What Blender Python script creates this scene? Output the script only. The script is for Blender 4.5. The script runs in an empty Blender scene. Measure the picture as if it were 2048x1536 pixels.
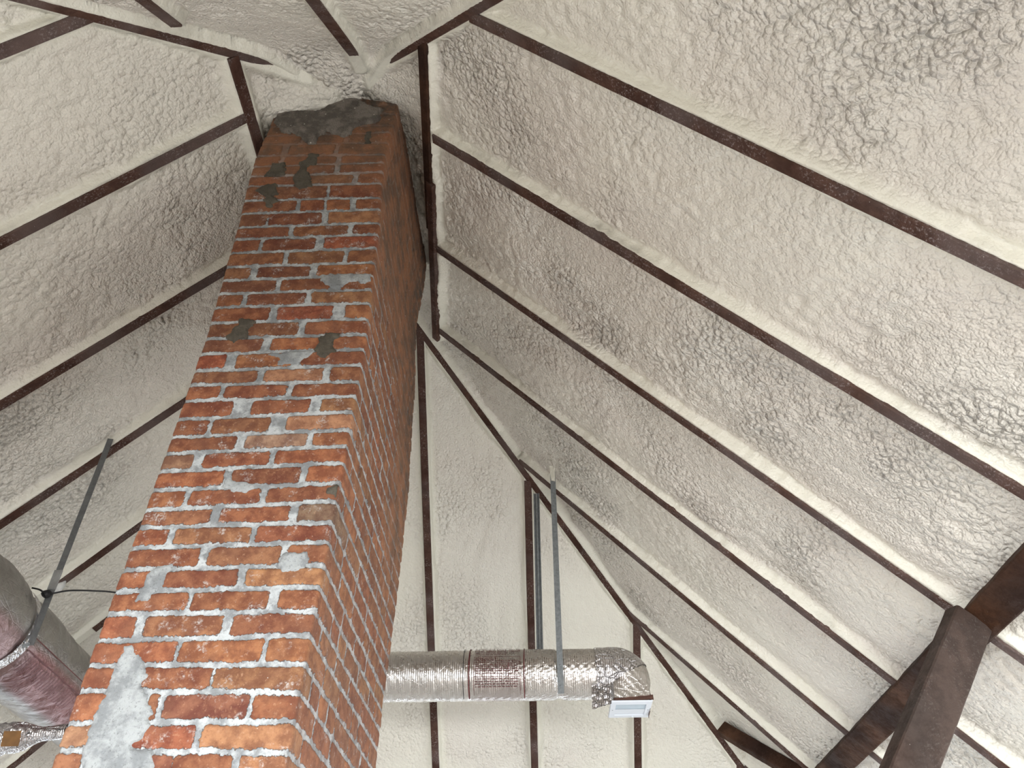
import bpy, bmesh, math, random
import numpy as np
from mathutils import Vector, Matrix

# ------------------------------------------------------------------ camera, light, exposure
S = bpy.context.scene
COL = S.collection
EYE = 1.6                                   # camera height above the floor
PITCH, YAW = math.radians(39.55), math.radians(2.26)

cam_d = bpy.data.cameras.new('camera')
cam_d.sensor_width = 36.0
cam_d.lens = 36.0 * 1610.0 / 2048.0
cam_d.clip_start = 0.05
cam = bpy.data.objects.new('camera', cam_d)
cam.location = (0, 0, EYE)
cam.rotation_euler = (math.pi / 2 + PITCH, 0, YAW)
COL.objects.link(cam)
S.camera = cam

S.view_settings.view_transform = 'Standard'
S.view_settings.look = 'None'
S.view_settings.gamma = 1
S.view_settings.use_curve_mapping = False
S.view_settings.exposure = 0.25

world = bpy.data.worlds.new('sky')
S.world = world
world.use_nodes = True
bgn = world.node_tree.nodes['Background']
bgn.inputs[0].default_value = (0.80, 0.90, 1.0, 1)
bgn.inputs[1].default_value = 4.6


def area(name, loc, target, sx, sy, power, color):
    l = bpy.data.lights.new(name, 'AREA')
    l.shape = 'RECTANGLE'; l.size = sx; l.size_y = sy
    l.energy = power; l.color = color
    o = bpy.data.objects.new(name, l)
    o.location = loc
    d = Vector(target) - Vector(loc)
    o.rotation_euler = d.to_track_quat('-Z', 'Y').to_euler()
    COL.objects.link(o)
    return o

# daylight from the big openings behind the camera and low on the right, falling across the floor
area('window_light', (2.75, 2.6, 1.35), (-.6, 2.6, .2), 5.0, .7, 80, (.92, .97, 1.0))
area('window_light', (1.2, -2.6, 1.6), (.6, 1.6, .2), 3.0, .9, 210, (.97, .99, 1.0))
area('window_light', (-2.4, -2.6, 1.6), (-1.2, 1.6, .2), 3.0, .9, 150, (1.0, .98, .95))

# ------------------------------------------------------------------ helpers
RNG = random.Random(7)


def link(o, parent=None):
    COL.objects.link(o)
    if parent:
        o.parent = parent
    return o


def tag(o, label, cat, group=None):
    o['label'] = label
    o['category'] = cat
    if group:
        o['group'] = group
    return o


def empty(name, loc, label, cat, group=None):
    o = bpy.data.objects.new(name, None)
    o.empty_display_size = 0.05
    o.location = loc
    link(o)
    return tag(o, label, cat, group)


def mesh_obj(name, verts, faces, mat, parent=None, smooth=True, origin=None):
    verts = np.asarray(verts, dtype=np.float64).reshape(-1, 3)
    if parent is not None:
        verts = verts - np.array(parent.location)
    elif origin is not None:
        verts = verts - np.array(origin)
    me = bpy.data.meshes.new(name)
    if isinstance(faces, np.ndarray):
        n, k = faces.shape
        me.vertices.add(len(verts)); me.vertices.foreach_set('co', verts.ravel())
        me.loops.add(n * k); me.loops.foreach_set('vertex_index', faces.astype(np.int32).ravel())
        me.polygons.add(n)
        me.polygons.foreach_set('loop_start', np.arange(0, n * k, k, dtype=np.int32))
        me.update(calc_edges=True)
    else:
        me.from_pydata([tuple(v) for v in verts], [], faces)
    me.validate()
    if smooth:
        me.polygons.foreach_set('use_smooth', np.ones(len(me.polygons), dtype=bool))
    me.materials.append(mat)
    me.update()
    o = bpy.data.objects.new(name, me)
    if parent is None and origin is not None:
        o.location = origin
    return link(o, parent)


def grid_faces(nu, nv, keep=None, flip=False):
    i, j = np.meshgrid(np.arange(nu - 1), np.arange(nv - 1), indexing='ij')
    a = i * nv + j
    q = np.stack([a, a + nv, a + nv + 1, a + 1], -1).reshape(-1, 4)
    if keep is not None:
        k = keep.reshape(nu, nv)
        kk = (k[:-1, :-1] & k[1:, :-1] & k[1:, 1:] & k[:-1, 1:]).reshape(-1)
        q = q[kk]
    if flip:
        q = q[:, ::-1]
    return q


# ---- noise
def _h(ix, iy, s):
    n = (ix.astype(np.int64) * 374761393 + iy.astype(np.int64) * 668265263 + s * 1274126177) & 0xFFFFFFFF
    n = ((n ^ (n >> 13)) * 1274126177) & 0xFFFFFFFF
    n = (n ^ (n >> 16))
    n = (n * 2246822519) & 0xFFFFFFFF
    n = n ^ (n >> 15)
    return (n & 0xFFFFFF) / float(0xFFFFFF)


def pn(x, y, s=0):
    x = np.asarray(x, float); y = np.asarray(y, float)
    ix = np.floor(x); iy = np.floor(y)
    fx = x - ix; fy = y - iy
    ix = ix.astype(np.int64); iy = iy.astype(np.int64)
    u = fx * fx * fx * (fx * (fx * 6 - 15) + 10); v = fy * fy * fy * (fy * (fy * 6 - 15) + 10)

    def g(a, b, dx, dy):
        t = _h(a, b, s) * 2 * math.pi
        return np.cos(t) * dx + np.sin(t) * dy
    n00 = g(ix, iy, fx, fy); n10 = g(ix + 1, iy, fx - 1, fy)
    n01 = g(ix, iy + 1, fx, fy - 1); n11 = g(ix + 1, iy + 1, fx - 1, fy - 1)
    return 1.4 * ((n00 * (1 - u) + n10 * u) * (1 - v) + (n01 * (1 - u) + n11 * u) * v)


def fbm(x, y, s=0, o=4):
    r = 0; a = 1.0; t = 0
    for k in range(o):
        r = r + a * pn(x * 2 ** k + 17.3 * k, y * 2 ** k - 9.1 * k, s + k); t += a; a *= .5
    return r / t


def worley(x, y, s=0):
    x = np.asarray(x, float); y = np.asarray(y, float)
    ix = np.floor(x).astype(np.int64); iy = np.floor(y).astype(np.int64)
    best = np.full(x.shape, 9.0)
    for i in (-1, 0, 1):
        for j in (-1, 0, 1):
            cx = ix + i; cy = iy + j
            px = cx + _h(cx, cy, s); py = cy + _h(cx, cy, s + 91)
            best = np.minimum(best, np.hypot(px - x, py - y))
    return best


def sstep(x, a=0.0, b=1.0):
    t = np.clip((x - a) / (b - a), 0, 1)
    return t * t * (3 - 2 * t)


# ---- node materials
class NT:
    def __init__(self, name):
        self.m = bpy.data.materials.new(name)
        self.m.use_nodes = True
        self.t = self.m.node_tree
        self.b = self.t.nodes['Principled BSDF']
        self.tc = self.t.nodes.new('ShaderNodeTexCoord')
        self.co = self.tc.outputs['Object']

    def n(self, ty, **kw):
        n = self.t.nodes.new(ty)
        for k, v in kw.items():
            setattr(n, k, v)
        return n

    def set(self, inp, v):
        if isinstance(v, bpy.types.NodeSocket):
            self.t.links.new(v, inp)
        elif isinstance(v, (tuple, list)) and len(v) == 3 and inp.type == 'RGBA':
            inp.default_value = (*v, 1)
        else:
            inp.default_value = v

    def noise(self, scale, detail=4, rough=.5, dist=0, co=None):
        n = self.n('ShaderNodeTexNoise')
        self.set(n.inputs['Vector'], co or self.co)
        n.inputs['Scale'].default_value = scale; n.inputs['Detail'].default_value = detail
        n.inputs['Roughness'].default_value = rough; n.inputs['Distortion'].default_value = dist
        return n.outputs[0]

    def vor(self, scale, feature='F1', co=None, rand=1, smooth=.3, out='Distance'):
        n = self.n('ShaderNodeTexVoronoi', feature=feature)
        self.set(n.inputs['Vector'], co or self.co)
        n.inputs['Scale'].default_value = scale
        n.inputs['Randomness'].default_value = rand
        if feature == 'SMOOTH_F1':
            n.inputs['Smoothness'].default_value = smooth
        return n.outputs[out]

    def math(self, op, a, b=0.0, c=None):
        n = self.n('ShaderNodeMath', operation=op)
        self.set(n.inputs[0], a); self.set(n.inputs[1], b)
        if c is not None:
            self.set(n.inputs[2], c)
        return n.outputs[0]

    def ramp(self, v, a, b, lo=0.0, hi=1.0):
        n = self.n('ShaderNodeMapRange', clamp=True)
        n.interpolation_type = 'SMOOTHSTEP'
        self.set(n.inputs[0], v)
        n.inputs[1].default_value = a; n.inputs[2].default_value = b
        n.inputs[3].default_value = lo; n.inputs[4].default_value = hi
        return n.outputs[0]

    def mix(self, f, a, b, blend='MIX'):
        n = self.n('ShaderNodeMix', data_type='RGBA', blend_type=blend)
        self.set(n.inputs[0], f); self.set(n.inputs[6], a); self.set(n.inputs[7], b)
        return n.outputs[2]

    def scale(self, sx, sy, sz, rot=(0, 0, 0), co=None):
        n = self.n('ShaderNodeMapping')
        self.set(n.inputs[0], co or self.co)
        n.inputs['Scale'].default_value = (sx, sy, sz); n.inputs['Rotation'].default_value = rot
        return n.outputs[0]

    def attr(self, name, out='Fac'):
        n = self.n('ShaderNodeAttribute', attribute_name=name)
        return n.outputs[out]

    def bump(self, h, dist, strength=1.0, normal=None):
        n = self.n('ShaderNodeBump')
        self.set(n.inputs['Height'], h)
        n.inputs['Distance'].default_value = dist; n.inputs['Strength'].default_value = strength
        if normal is not None:
            self.set(n.inputs['Normal'], normal)
        self.set(self.b.inputs['Normal'], n.outputs[0])
        return n.outputs[0]

    def base(self, v):
        self.set(self.b.inputs['Base Color'], v)

    def rough(self, v):
        self.set(self.b.inputs['Roughness'], v)


def foam_material():
    t = NT('spray_foam')
    warp = t.n('ShaderNodeTexNoise'); t.set(warp.inputs['Vector'], t.co)
    warp.inputs['Scale'].default_value = 9; warp.inputs['Detail'].default_value = 2
    add = t.n('ShaderNodeVectorMath', operation='MULTIPLY_ADD')
    t.set(add.inputs[0], warp.outputs['Color']); add.inputs[1].default_value = (.022, .022, .022); t.set(add.inputs[2], t.co)
    co = add.outputs[0]
    cellmask = t.ramp(t.noise(1.7, 3, .55), .42, .62)
    rough = t.attr('lump')                      # 0 = smooth skin along the timbers, 1 = open bubbly field
    v1 = t.vor(44, 'SMOOTH_F1', co, smooth=.18)
    v2 = t.vor(95, 'SMOOTH_F1', co, smooth=.3)
    b1 = t.math('SUBTRACT', 1.0, t.math('MULTIPLY', v1, v1))
    b2 = t.math('SUBTRACT', 1.0, t.math('MULTIPLY', v2, v2))
    n1 = t.noise(70, 4, .6)
    big = t.math('MULTIPLY', b1, t.math('MULTIPLY', t.math('ADD', t.math('MULTIPLY', cellmask, .85), .15), rough))
    small = t.math('MULTIPLY', b2, t.math('MULTIPLY', t.math('ADD', t.math('MULTIPLY', rough, .7), .12), .35))
    h = t.math('ADD', t.math('ADD', t.math('MULTIPLY', big, 1.2), small), t.math('MULTIPLY', n1, t.math('ADD', t.math('MULTIPLY', rough, .16), .12)))
    t.bump(h, .030, 1.0)
    # the foam's own colour: pinkish beige skin, creamier where it is thin beside the timbers
    tone = t.noise(1.1, 4, .6)
    c = t.mix(t.ramp(tone, .35, .65), (.73, .68, .61), (.78, .745, .67))
    c = t.mix(t.ramp(rough, -.1, .55), (.79, .77, .67), c)
    fine = t.noise(160, 2, .5)
    c = t.mix(t.math('MULTIPLY', t.ramp(fine, .62, .80), .10), c, (.35, .28, .20))
    dk = t.attr('stain_shade')  # soot and dark spots, plus painted gap shade beside the chimney
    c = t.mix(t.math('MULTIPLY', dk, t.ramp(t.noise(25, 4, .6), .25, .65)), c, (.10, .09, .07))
    c = t.mix(t.math('MULTIPLY', t.math('MINIMUM', dk, .5), t.ramp(t.noise(4, 3, .6), .3, .6)), c, (.18, .16, .12))
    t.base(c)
    t.rough(.36)
    t.b.inputs['Specular IOR Level'].default_value = .5
    return t.m


def wood_material(name, dark, light, dust=.5, dustcol=(.30, .25, .24), wet=.6, spec=.5):
    t = NT(name)
    g = t.noise(1.0, 5, .6, co=t.scale(60, 60, 8))
    g2 = t.noise(14, 5, .65)
    c = t.mix(t.ramp(t.noise(3.5, 3, .5), .35, .65), dark, light)
    c = t.mix(t.math('MULTIPLY', t.ramp(g2, .40, .62), .5), c, tuple(v * .45 for v in dark))
    d1 = t.math('MULTIPLY', t.ramp(t.noise(110, 4, .75), .52, .66), t.ramp(t.noise(6, 3, .6), .42, .60))
    c = t.mix(t.math('MULTIPLY', d1, dust), c, dustcol)
    d2 = t.math('MULTIPLY', t.ramp(t.noise(2.3, 3, .5), .45, .62), .45 * dust)
    c = t.mix(d2, c, tuple(v * .55 for v in dustcol))
    sp = t.ramp(t.vor(28), .045, .03)
    c = t.mix(t.math('MULTIPLY', sp, dust), c, (.62, .58, .52))
    t.base(c)
    t.rough(t.ramp(g2, .3, .7, wet * .75, min(1, wet * 1.1)))
    t.b.inputs['Specular IOR Level'].default_value = spec
    t.bump(t.math('ADD', g, t.math('MULTIPLY', t.noise(120, 4, .7), .8)), .003, .8)
    return t.m


def brick_material():
    t = NT('brick_and_mortar')
    d = t.attr('bd')
    stain_shade = t.attr('stain_shade')
    col = t.attr('bcol', 'Color')
    wob = t.math('MULTIPLY', t.math('SUBTRACT', t.noise(95, 5, .75), .5), .020)
    wob2 = t.math('MULTIPLY', t.math('SUBTRACT', t.noise(26, 3, .6), .5), .018)
    dd = t.math('ADD', t.math('ADD', d, wob), wob2)
    mask = t.ramp(dd, -.0008, .0012)
    # brick
    n1 = t.noise(22, 5, .6); n2 = t.noise(90, 5, .7)
    b = t.mix(t.ramp(n1, .36, .66), t.mix(.62, col, (.12, .035, .016)), t.mix(.25, col, (.55, .27, .13)))
    b = t.mix(t.math('MULTIPLY', t.ramp(t.noise(7, 3, .6), .50, .66), .45), b, (.16, .065, .035))
    b = t.mix(t.math('MULTIPLY', t.ramp(n2, .55, .70), .55), b, (.12, .035, .018))
    b = t.mix(t.math('MULTIPLY', t.ramp(n2, .44, .30), .40), b, (.50, .29, .17))
    # thin film of cement left on the faces
    film = t.math('MULTIPLY', t.ramp(t.noise(16, 4, .7), .56, .68), t.ramp(t.noise(140, 3, .7), .42, .62))
    b = t.mix(t.math('MULTIPLY', film, .7), b, (.50, .47, .44))
    b = t.mix(t.ramp(t.math('ADD', t.vor(34), t.math('MULTIPLY', t.noise(60, 2), .03)), .065, .045), b, (.62, .58, .54))
    # mortar
    m1 = t.noise(20, 5, .65); m2 = t.noise(120, 4, .7)
    m = t.mix(t.ramp(m1, .38, .62), (.20, .21, .215), (.45, .47, .475))
    m = t.mix(t.math('MULTIPLY', t.ramp(m2, .54, .68), .6), m, (.17, .165, .16))
    c = t.mix(mask, m, b)
    edge = t.math('MULTIPLY', t.ramp(t.math('ABSOLUTE', dd), .0016, .0002), t.ramp(t.noise(40, 3, .6), .42, .6))
    c = t.mix(t.math('MULTIPLY', edge, .6), c, (.07, .05, .04))
    # brick dust and soot smeared over joints
    st = t.math('MULTIPLY', stain_shade, t.ramp(t.noise(13, 4, .6), .12, .45))
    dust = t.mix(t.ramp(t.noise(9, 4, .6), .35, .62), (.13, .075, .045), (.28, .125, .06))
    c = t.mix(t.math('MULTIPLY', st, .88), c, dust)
    soot_shade = t.attr('soot_shade')
    sm = t.math('MULTIPLY', soot_shade, t.ramp(t.noise(24, 5, .7), .36, .60))
    c = t.mix(t.math('MULTIPLY', sm, .9), c, (.045, .040, .033))
    fl = t.math('MULTIPLY', t.ramp(t.vor(30), .06, .045), t.math('MAXIMUM', st, sm))
    c = t.mix(fl, c, (.70, .66, .60))
    t.base(c)
    t.rough(t.math('ADD', .72, t.math('MULTIPLY', mask, .1)))
    h = t.math('ADD', t.math('MULTIPLY', mask, .55), t.math('ADD', t.math('MULTIPLY', m2, .45), t.math('MULTIPLY', n2, .35)))
    t.bump(h, .006, 1.0)
    return t.m


def patch_material(name, a, b, speck=0.0, rough=.8):
    t = NT(name)
    n1 = t.noise(14, 5, .65); n2 = t.noise(130, 4, .7)
    c = t.mix(t.ramp(n1, .40, .60), a, b)
    c = t.mix(t.math('MULTIPLY', t.ramp(n2, .54, .68), .55), c, tuple(v * .5 for v in a))
    c = t.mix(t.ramp(t.vor(6, 'DISTANCE_TO_EDGE', t.scale(1, 1, 1)), .006, .001, 0, .10), c, tuple(v * .5 for v in a))
    if speck:
        c = t.mix(t.math('MULTIPLY', t.ramp(t.math('ADD', t.vor(26), t.math('MULTIPLY', t.noise(70, 2), .08)), .15, .13), speck), c, (.75, .70, .62))
    t.base(c); t.rough(rough)
    t.bump(t.math('ADD', t.noise(45, 5, .7), t.math('MULTIPLY', n2, .6)), .004 if not speck else .020, 1.0)
    return t.m


def plain(name, c, rough=.5, metal=0.0, bump=0.0, bscale=60, var=.25):
    t = NT(name)
    n = t.noise(bscale * .3, 4, .6)
    t.base(t.mix(t.ramp(n, .35, .65), tuple(v * (1 - var) for v in c), c))
    t.rough(rough)
    t.b.inputs['Metallic'].default_value = metal
    if bump:
        t.bump(t.noise(bscale, 4, .6), bump, .8)
    return t.m


def foil_material(name, tint, crk=.10, rough=.26, print_reflect_tint=False, depth=.006, rib=1.0):
    t = NT(name)
    w = t.noise(7, 3, .6, 1.2)
    cr = t.vor(16, 'DISTANCE_TO_EDGE', t.scale(1, .6, 1.4))
    sc = t.n('ShaderNodeTexWave', wave_type='BANDS', bands_direction='X')
    t.set(sc.inputs['Vector'], t.co); sc.inputs['Scale'].default_value = 26; sc.inputs['Distortion'].default_value = 1.2
    sd = t.n('ShaderNodeTexWave', wave_type='BANDS', bands_direction='DIAGONAL')
    t.set(sd.inputs['Vector'], t.co); sd.inputs['Scale'].default_value = 14; sd.inputs['Distortion'].default_value = 1.5
    h = t.math('ADD', t.math('MULTIPLY', t.ramp(cr, .0, .05), crk), t.math('MULTIPLY', w, .9))
    h = t.math('ADD', h, t.math('MULTIPLY', sc.outputs[0], .16 * rib))
    h = t.math('ADD', h, t.math('MULTIPLY', sd.outputs[0], .22 * rib))
    h = t.math('ADD', h, t.math('MULTIPLY', t.noise(90, 3, .6), .18))
    t.bump(h, depth, 1.0)
    c = t.mix(t.ramp(t.noise(5, 3, .6), .35, .65), tint, tuple(min(1, v * 1.15) for v in tint))
    if print_reflect_tint:
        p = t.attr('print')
        c = t.mix(p, c, (.22, .105, .10))  # red print tint; on the trunk also a painted reddish-brown reflection
    t.base(c)
    t.rough(t.ramp(t.noise(20, 3, .5), .3, .7, rough * .8, rough * 1.4))
    t.b.inputs['Metallic'].default_value = .92
    return t.m

FOAM = foam_material()
RAFT = wood_material('old_rafter_wood', (.058, .024, .015), (.098, .050, .036), .85, (.30, .25, .24), .8, .25)
DARKW = wood_material('dark_timber', (.026, .011, .007), (.075, .032, .015), .22, (.13, .09, .07), .85, .2)
BRACEW = wood_material('weathered_brace_wood', (.040, .025, .019), (.068, .042, .032), .40, (.15, .13, .12), .8, .25)
BRICK = brick_material()
PLIGHT = patch_material('pale_cement', (.20, .21, .215), (.34, .355, .355))
PDARK = patch_material('dark_cement', (.060, .050, .036), (.095, .082, .060))
PCAP = patch_material('sooty_cement', (.13, .11, .092), (.27, .235, .20), speck=.95)
STEEL = plain('galvanised_steel', (.26, .28, .29), .5, .35, .0008, 200)
STEELD = plain('weathered_steel', (.16, .165, .165), .55, .3, .001, 120)
FOIL = foil_material('foil_jacket', (.60, .57, .54), print_reflect_tint=True)
FOILD = foil_material('crumpled_foil', (.56, .54, .54), .4, .2, depth=.012)
FOILT = foil_material('shaded_foil_trunk', (.31, .295, .28), .05, .36, True, .010, .12)  # trunk foil toned down to paint in the shade it hangs in
PAINT = plain('white_painted_metal', (.62, .65, .70), .35, 0, 0, 60, .04)
BLADE = plain('grey_damper_blade', (.42, .50, .56), .4, 0, 0, 60, .08)
INKR = plain('dark_red_ink', (.12, .015, .018), .45)
INKK = plain('black_ink', (.02, .018, .02), .45)
BLACKP = plain('black_cable_sheath', (.012, .012, .013), .45)
WHITEP = plain('white_tape', (.72, .72, .70), .5)
CARD = plain('brown_cardboard', (.20, .095, .025), .7)
KRAFT = plain('brown_kraft_edge', (.12, .055, .04), .7)
FLOORM = wood_material('floor_boards', (.48, .44, .40), (.58, .54, .49), .2, (.5, .45, .4))

# ------------------------------------------------------------------ roof planes (heights above the eye, then lifted by EYE)
tR, tL, tF, tN = 1.03192, 1.03553, 1.01406, 1.03915
cR, cL, cF, cN = 3.02761, 4.97, 7.94934, 1.63759
HUB = (-.9395, 2.2706); PEAK = (-.9395, 3.8974); HZ = 3.9971


class Plane:
    """a = coordinate along the eaves, t = horizontal run down the slope from the ridge/hub line."""
    def __init__(s, kind):
        s.k = kind
        s.tan = dict(R=tR, L=tL, F=tF, N=tN)[kind]
        s.c = math.cos(math.atan(s.tan)); s.sn = math.sin(math.atan(s.tan))

    def pt(s, a, t, off=0.0):
        """off > 0 moves into the room"""
        a = np.asarray(a, float); t = np.asarray(t, float)
        z = HZ - s.tan * t
        h = -s.sn * off; dz = -s.c * off       # inward normal
        # inward normal: horizontal component points back towards the ridge side of the room
        if s.k == 'R':
            return np.stack([HUB[0] + t + h + 0 * a, a + 0 * t, z + dz + EYE + 0 * a], -1)
        if s.k == 'L':
            return np.stack([HUB[0] - t - h + 0 * a, a + 0 * t, z + dz + EYE + 0 * a], -1)
        if s.k == 'F':
            return np.stack([a + 0 * t, PEAK[1] + t + h + 0 * a, z + dz + EYE + 0 * a], -1)
        return np.stack([a + 0 * t, HUB[1] - t - h + 0 * a, z + dz + EYE + 0 * a], -1)

    def at(s, x, y):
        if s.k == 'R':
            return (y, x - HUB[0])
        if s.k == 'L':
            return (y, HUB[0] - x)
        if s.k == 'F':
            return (x, y - PEAK[1])
        return (x, HUB[1] - y)


PR, PL, PF, PN = Plane('R'), Plane('L'), Plane('F'), Plane('N')

W = .052
# beams lying in each plane: (x0, y0, x1, y1, width)
HIP = {
    'near right': (-.78, 2.085, 1.6, -.25),
    'near left': (-1.16, 2.055, -3.4, -.23),
    'far right': (-.9395, 3.8974, 2.9, 7.804),
    'far left': (-.9395, 3.8974, -4.3, 7.329),
}
RAFT_R = [(.80, .50), (1.58, -.235), (2.318, -.487), (3.108, -.562), (3.885, -.634), (4.672, -.13), (5.482, .60), (6.26, 1.42)]
RAFT_L = [(.78, -2.45), (1.47, -1.73), (2.163, -1.385), (2.904, -1.42), (3.56, -1.42), (4.232, -1.30), (4.80, -1.85), (5.45, -2.5), (6.1, -3.15)]
RAFT_F = [(-2.30, 5.25), (-1.55, 4.52), (-.80, 4.03), (-.078, 4.80), (.67, 5.53), (1.40, 6.24)]
RAFT_N = [(-.823, 2.01, .2), (-1.45, 1.60, 1.0)]
XR_END, XL_END, YF_END = 2.75, -3.75, 7.35

seg = {'R': [], 'L': [], 'F': [], 'N': []}
for y, x0 in RAFT_R: seg['R'].append((x0, y, XR_END + .6, y, W))
for y, x0 in RAFT_L: seg['L'].append((x0, y, XL_END - .6, y, W))
for x, y0 in RAFT_F: seg['F'].append((x, y0, x, YF_END + .6, W))
seg['N'] += [(-.823, 2.01, -.823, .0, W), (-1.45, 1.57, -1.42, -.2, W)]
for k, ks in (('near right', 'RN'), ('near left', 'LN'), ('far right', 'RF'), ('far left', 'LF')):
    for q in ks: seg[q].append((*HIP[k], .058))
TRIM_R = [(-.475, 1.80, -.585, 2.98), (-.535, 2.62, -.668, 3.99)]
TRIM_L = [(-1.372, 1.86, -1.405, 3.6)]
seg['R'] += [(*TRIM_R[0], .056), (*TRIM_R[1], .056)]
seg['L'] += [(*TRIM_L[0], .056)]


def foam_sheet(kind, name, a_lo, a_hi, da, t_hi, dt, seed, a_out, t_out):
    P = Plane(kind)
    # non-uniform coordinates: fine where the camera looks, denser beside the straight rafters
    av = [np.arange(a_lo, a_hi, da)]
    for (x0, y0, x1, y1, w) in seg[kind]:
        c0 = P.at(x0, y0)[0]; c1 = P.at(x1, y1)[0]
        if abs(c0 - c1) < 1e-6:
            av.append(c0 + np.array([-.045, -.038, -.032, -.028, -.025, .025, .028, .032, .038, .045]))
    av.append(np.linspace(a_out[0], a_lo, 12)); av.append(np.linspace(a_hi, a_out[1], 12))
    av = np.unique(np.round(np.concatenate(av), 4))
    av = av[np.concatenate([[True], np.diff(av) > .0022])]
    tv = np.concatenate([np.arange(-.12, t_hi, dt), np.linspace(t_hi + .05, t_out, 14)])
    A, T = np.meshgrid(av, tv, indexing='ij')
    nu, nv = A.shape
    Sx = T / P.c                                   # metric distance down the slope
    dist = np.full(A.shape, 9.0); sgn = np.full(A.shape, 9.0)
    for (x0, y0, x1, y1, w) in seg[kind]:
        a0, t0 = P.at(x0, y0); a1, t1 = P.at(x1, y1)
        s0, s1 = t0 / P.c, t1 / P.c
        dx, dy = a1 - a0, s1 - s0
        L2 = dx * dx + dy * dy
        u = np.clip(((A - a0) * dx + (Sx - s0) * dy) / L2, 0, 1)
        d = np.hypot(A - a0 - u * dx, Sx - s0 - u * dy) - w / 2
        dist = np.minimum(dist, d)
    fw = .014 + .040 * sstep(fbm(A * 1.7, Sx * 1.7, seed + 5, 3), -.2, .5) + .010 * pn(A * 19, Sx * 19, seed + 6)
    fw = np.clip(fw, .010, 1)
    wob = .003 * pn(A * 30, Sx * 30, seed + 3)
    e = dist - .001 + wob
    prof = sstep(e / fw, 0.0, 1.0)
    deep = .056 + .034 * fbm(A * 1.1, Sx * .8, seed, 3)
    # slow swells, drawn out down the slope, then ridges and bubbles
    wx = A + .16 * pn(A * 2.1, Sx * 1.3, seed + 11); wy = Sx + .2 * pn(A * 1.7, Sx * 1.7, seed + 12)
    swell = fbm(wx * 3.0 + wy * .8, wy * 1.1, seed + 20, 3)
    fold = 1 - np.abs(fbm(wx * 6.5 + wy * 1.4, wy * 2.6, seed + 30, 3)) * 2.2
    mask = sstep(fbm(A * .8, Sx * .8, seed + 40, 3), -.25, .35)
    bx_ = A + .035 * pn(A * 5, Sx * 5, seed + 13); by_ = Sx + .035 * pn(A * 5, Sx * 5, seed + 14)
    bub = worley(bx_ * 23, by_ * 20, seed + 50)
    calm = .40 if kind == 'F' else 1.0
    away = sstep(e, .0, .07)
    h = -deep * prof
    h = h + (.55 if kind == 'F' else 1.0) * away * (.046 * swell * (.45 + .55 * mask) + .009 * fold * (.25 + .75 * mask))
    bub2 = worley(bx_ * 44 + 5, by_ * 40, seed + 51)
    field = sstep(fbm(A * 1.9, Sx * 1.9, seed + 60, 3), -.25, .25)
    h = h + calm * sstep(e, .0, .030) * (.0118 * (1 - np.clip(bub, 0, 1) ** 2 * 1.6) * (.25 + .75 * field) + .0065 * (1 - np.clip(bub2, 0, 1) ** 2 * 1.6) * (1 - .5 * field))
    # beads of foam that swelled along the edge of the fillet
    bead = np.exp(-((e - .055) / .018) ** 2) * np.clip(pn(A * 26, Sx * 26, seed + 71) + .1, 0, 1) * sstep(fbm(A * .9, Sx * .9, seed + 70, 2), 0, .4)
    h = h + .012 * bead
    h = np.minimum(h, -.003 + np.clip(e, 0, 9) * .22)
    h = np.where(e < 0, -.0035 + .0015 * pn(A * 60, Sx * 60, seed), h)
    # the thick mound of foam packed round the chimney head
    X, Y = (P.pt(A, T)[..., 0], P.pt(A, T)[..., 1])
    mound = np.exp(-(np.abs(X + .98) / .28) ** 3 - ((Y - 2.22) / .19) ** 2)
    lumps = worley(A * 13, Sx * 13, seed + 80)
    h = h * (1 - mound) + mound * (.150 + .05 * fbm(X * 6, Y * 6, 481, 4) + .035 * (1 - worley(X * 13, Y * 13, 480)))
    if kind == 'R':
        near = np.exp(-((X + .63) / .07) ** 2) * sstep(Y, 2.25, 2.45) * (1 - sstep(Y, 3.7, 3.9))
        h = h + near * .035 * fbm(A * 9, Sx * 9, seed + 90, 4)
    V = P.pt(A, T, h).reshape(-1, 3)
    # keep a little beyond the hip lines (that margin lies above the neighbouring slope, out of the room)
    XY = P.pt(A, T)
    x, y, z = XY[..., 0], XY[..., 1], XY[..., 2] - EYE
    other = dict(R='LFN', L='RFN', F='RLN', N='RLF')[kind]
    ceil = np.full(A.shape, 1e9)
    for q in other:
        c = {'R': cR - tR * x, 'L': cL + tL * x, 'F': cF - tF * y, 'N': cN + tN * y}[q]
        ceil = np.minimum(ceil, c)
    coarse = (A < a_lo) | (A > a_hi) | (T > t_hi)
    keep = (z < ceil + np.where(coarse, .30, .05))
    faces = grid_faces(nu, nv, keep, flip=(kind in 'RN'))
    used = np.zeros(nu * nv, bool); used[faces.ravel()] = True
    remap = np.cumsum(used) - 1
    o = mesh_obj(name, V[used], remap[faces], FOAM)
    me = o.data
    lump = (sstep(e, .004, .055) * (.30 + .70 * mask) * (1 - .75 * np.clip(bead, 0, 1)) * (.45 if kind == 'F' else 1.0)).reshape(-1)[used]
    at = me.attributes.new('lump', 'FLOAT', 'POINT'); at.data.foreach_set('value', lump.astype(np.float32))
    soot_shade = np.zeros(A.shape)
    if kind in 'RLN':
        soot_shade += .55 * np.exp(-((X + .82) / .20) ** 2 - ((Y - 2.21) / .05) ** 2)
    if kind == 'R':
        soot_shade += .8 * np.exp(-((X + .655) / .05) ** 2) * sstep(Y, 2.2, 2.3) * (1 - sstep(Y, 2.85, 3.1))  # dark grey foam plus painted gap shade beside the right trimmer
    if kind == 'L':
        soot_shade += .7 * np.exp(-((X + 1.34) / .035) ** 2) * sstep(Y, 2.15, 2.25) * (1 - sstep(Y, 2.6, 2.9))  # painted shade in the narrow gap between chimney and left trimmer
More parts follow.
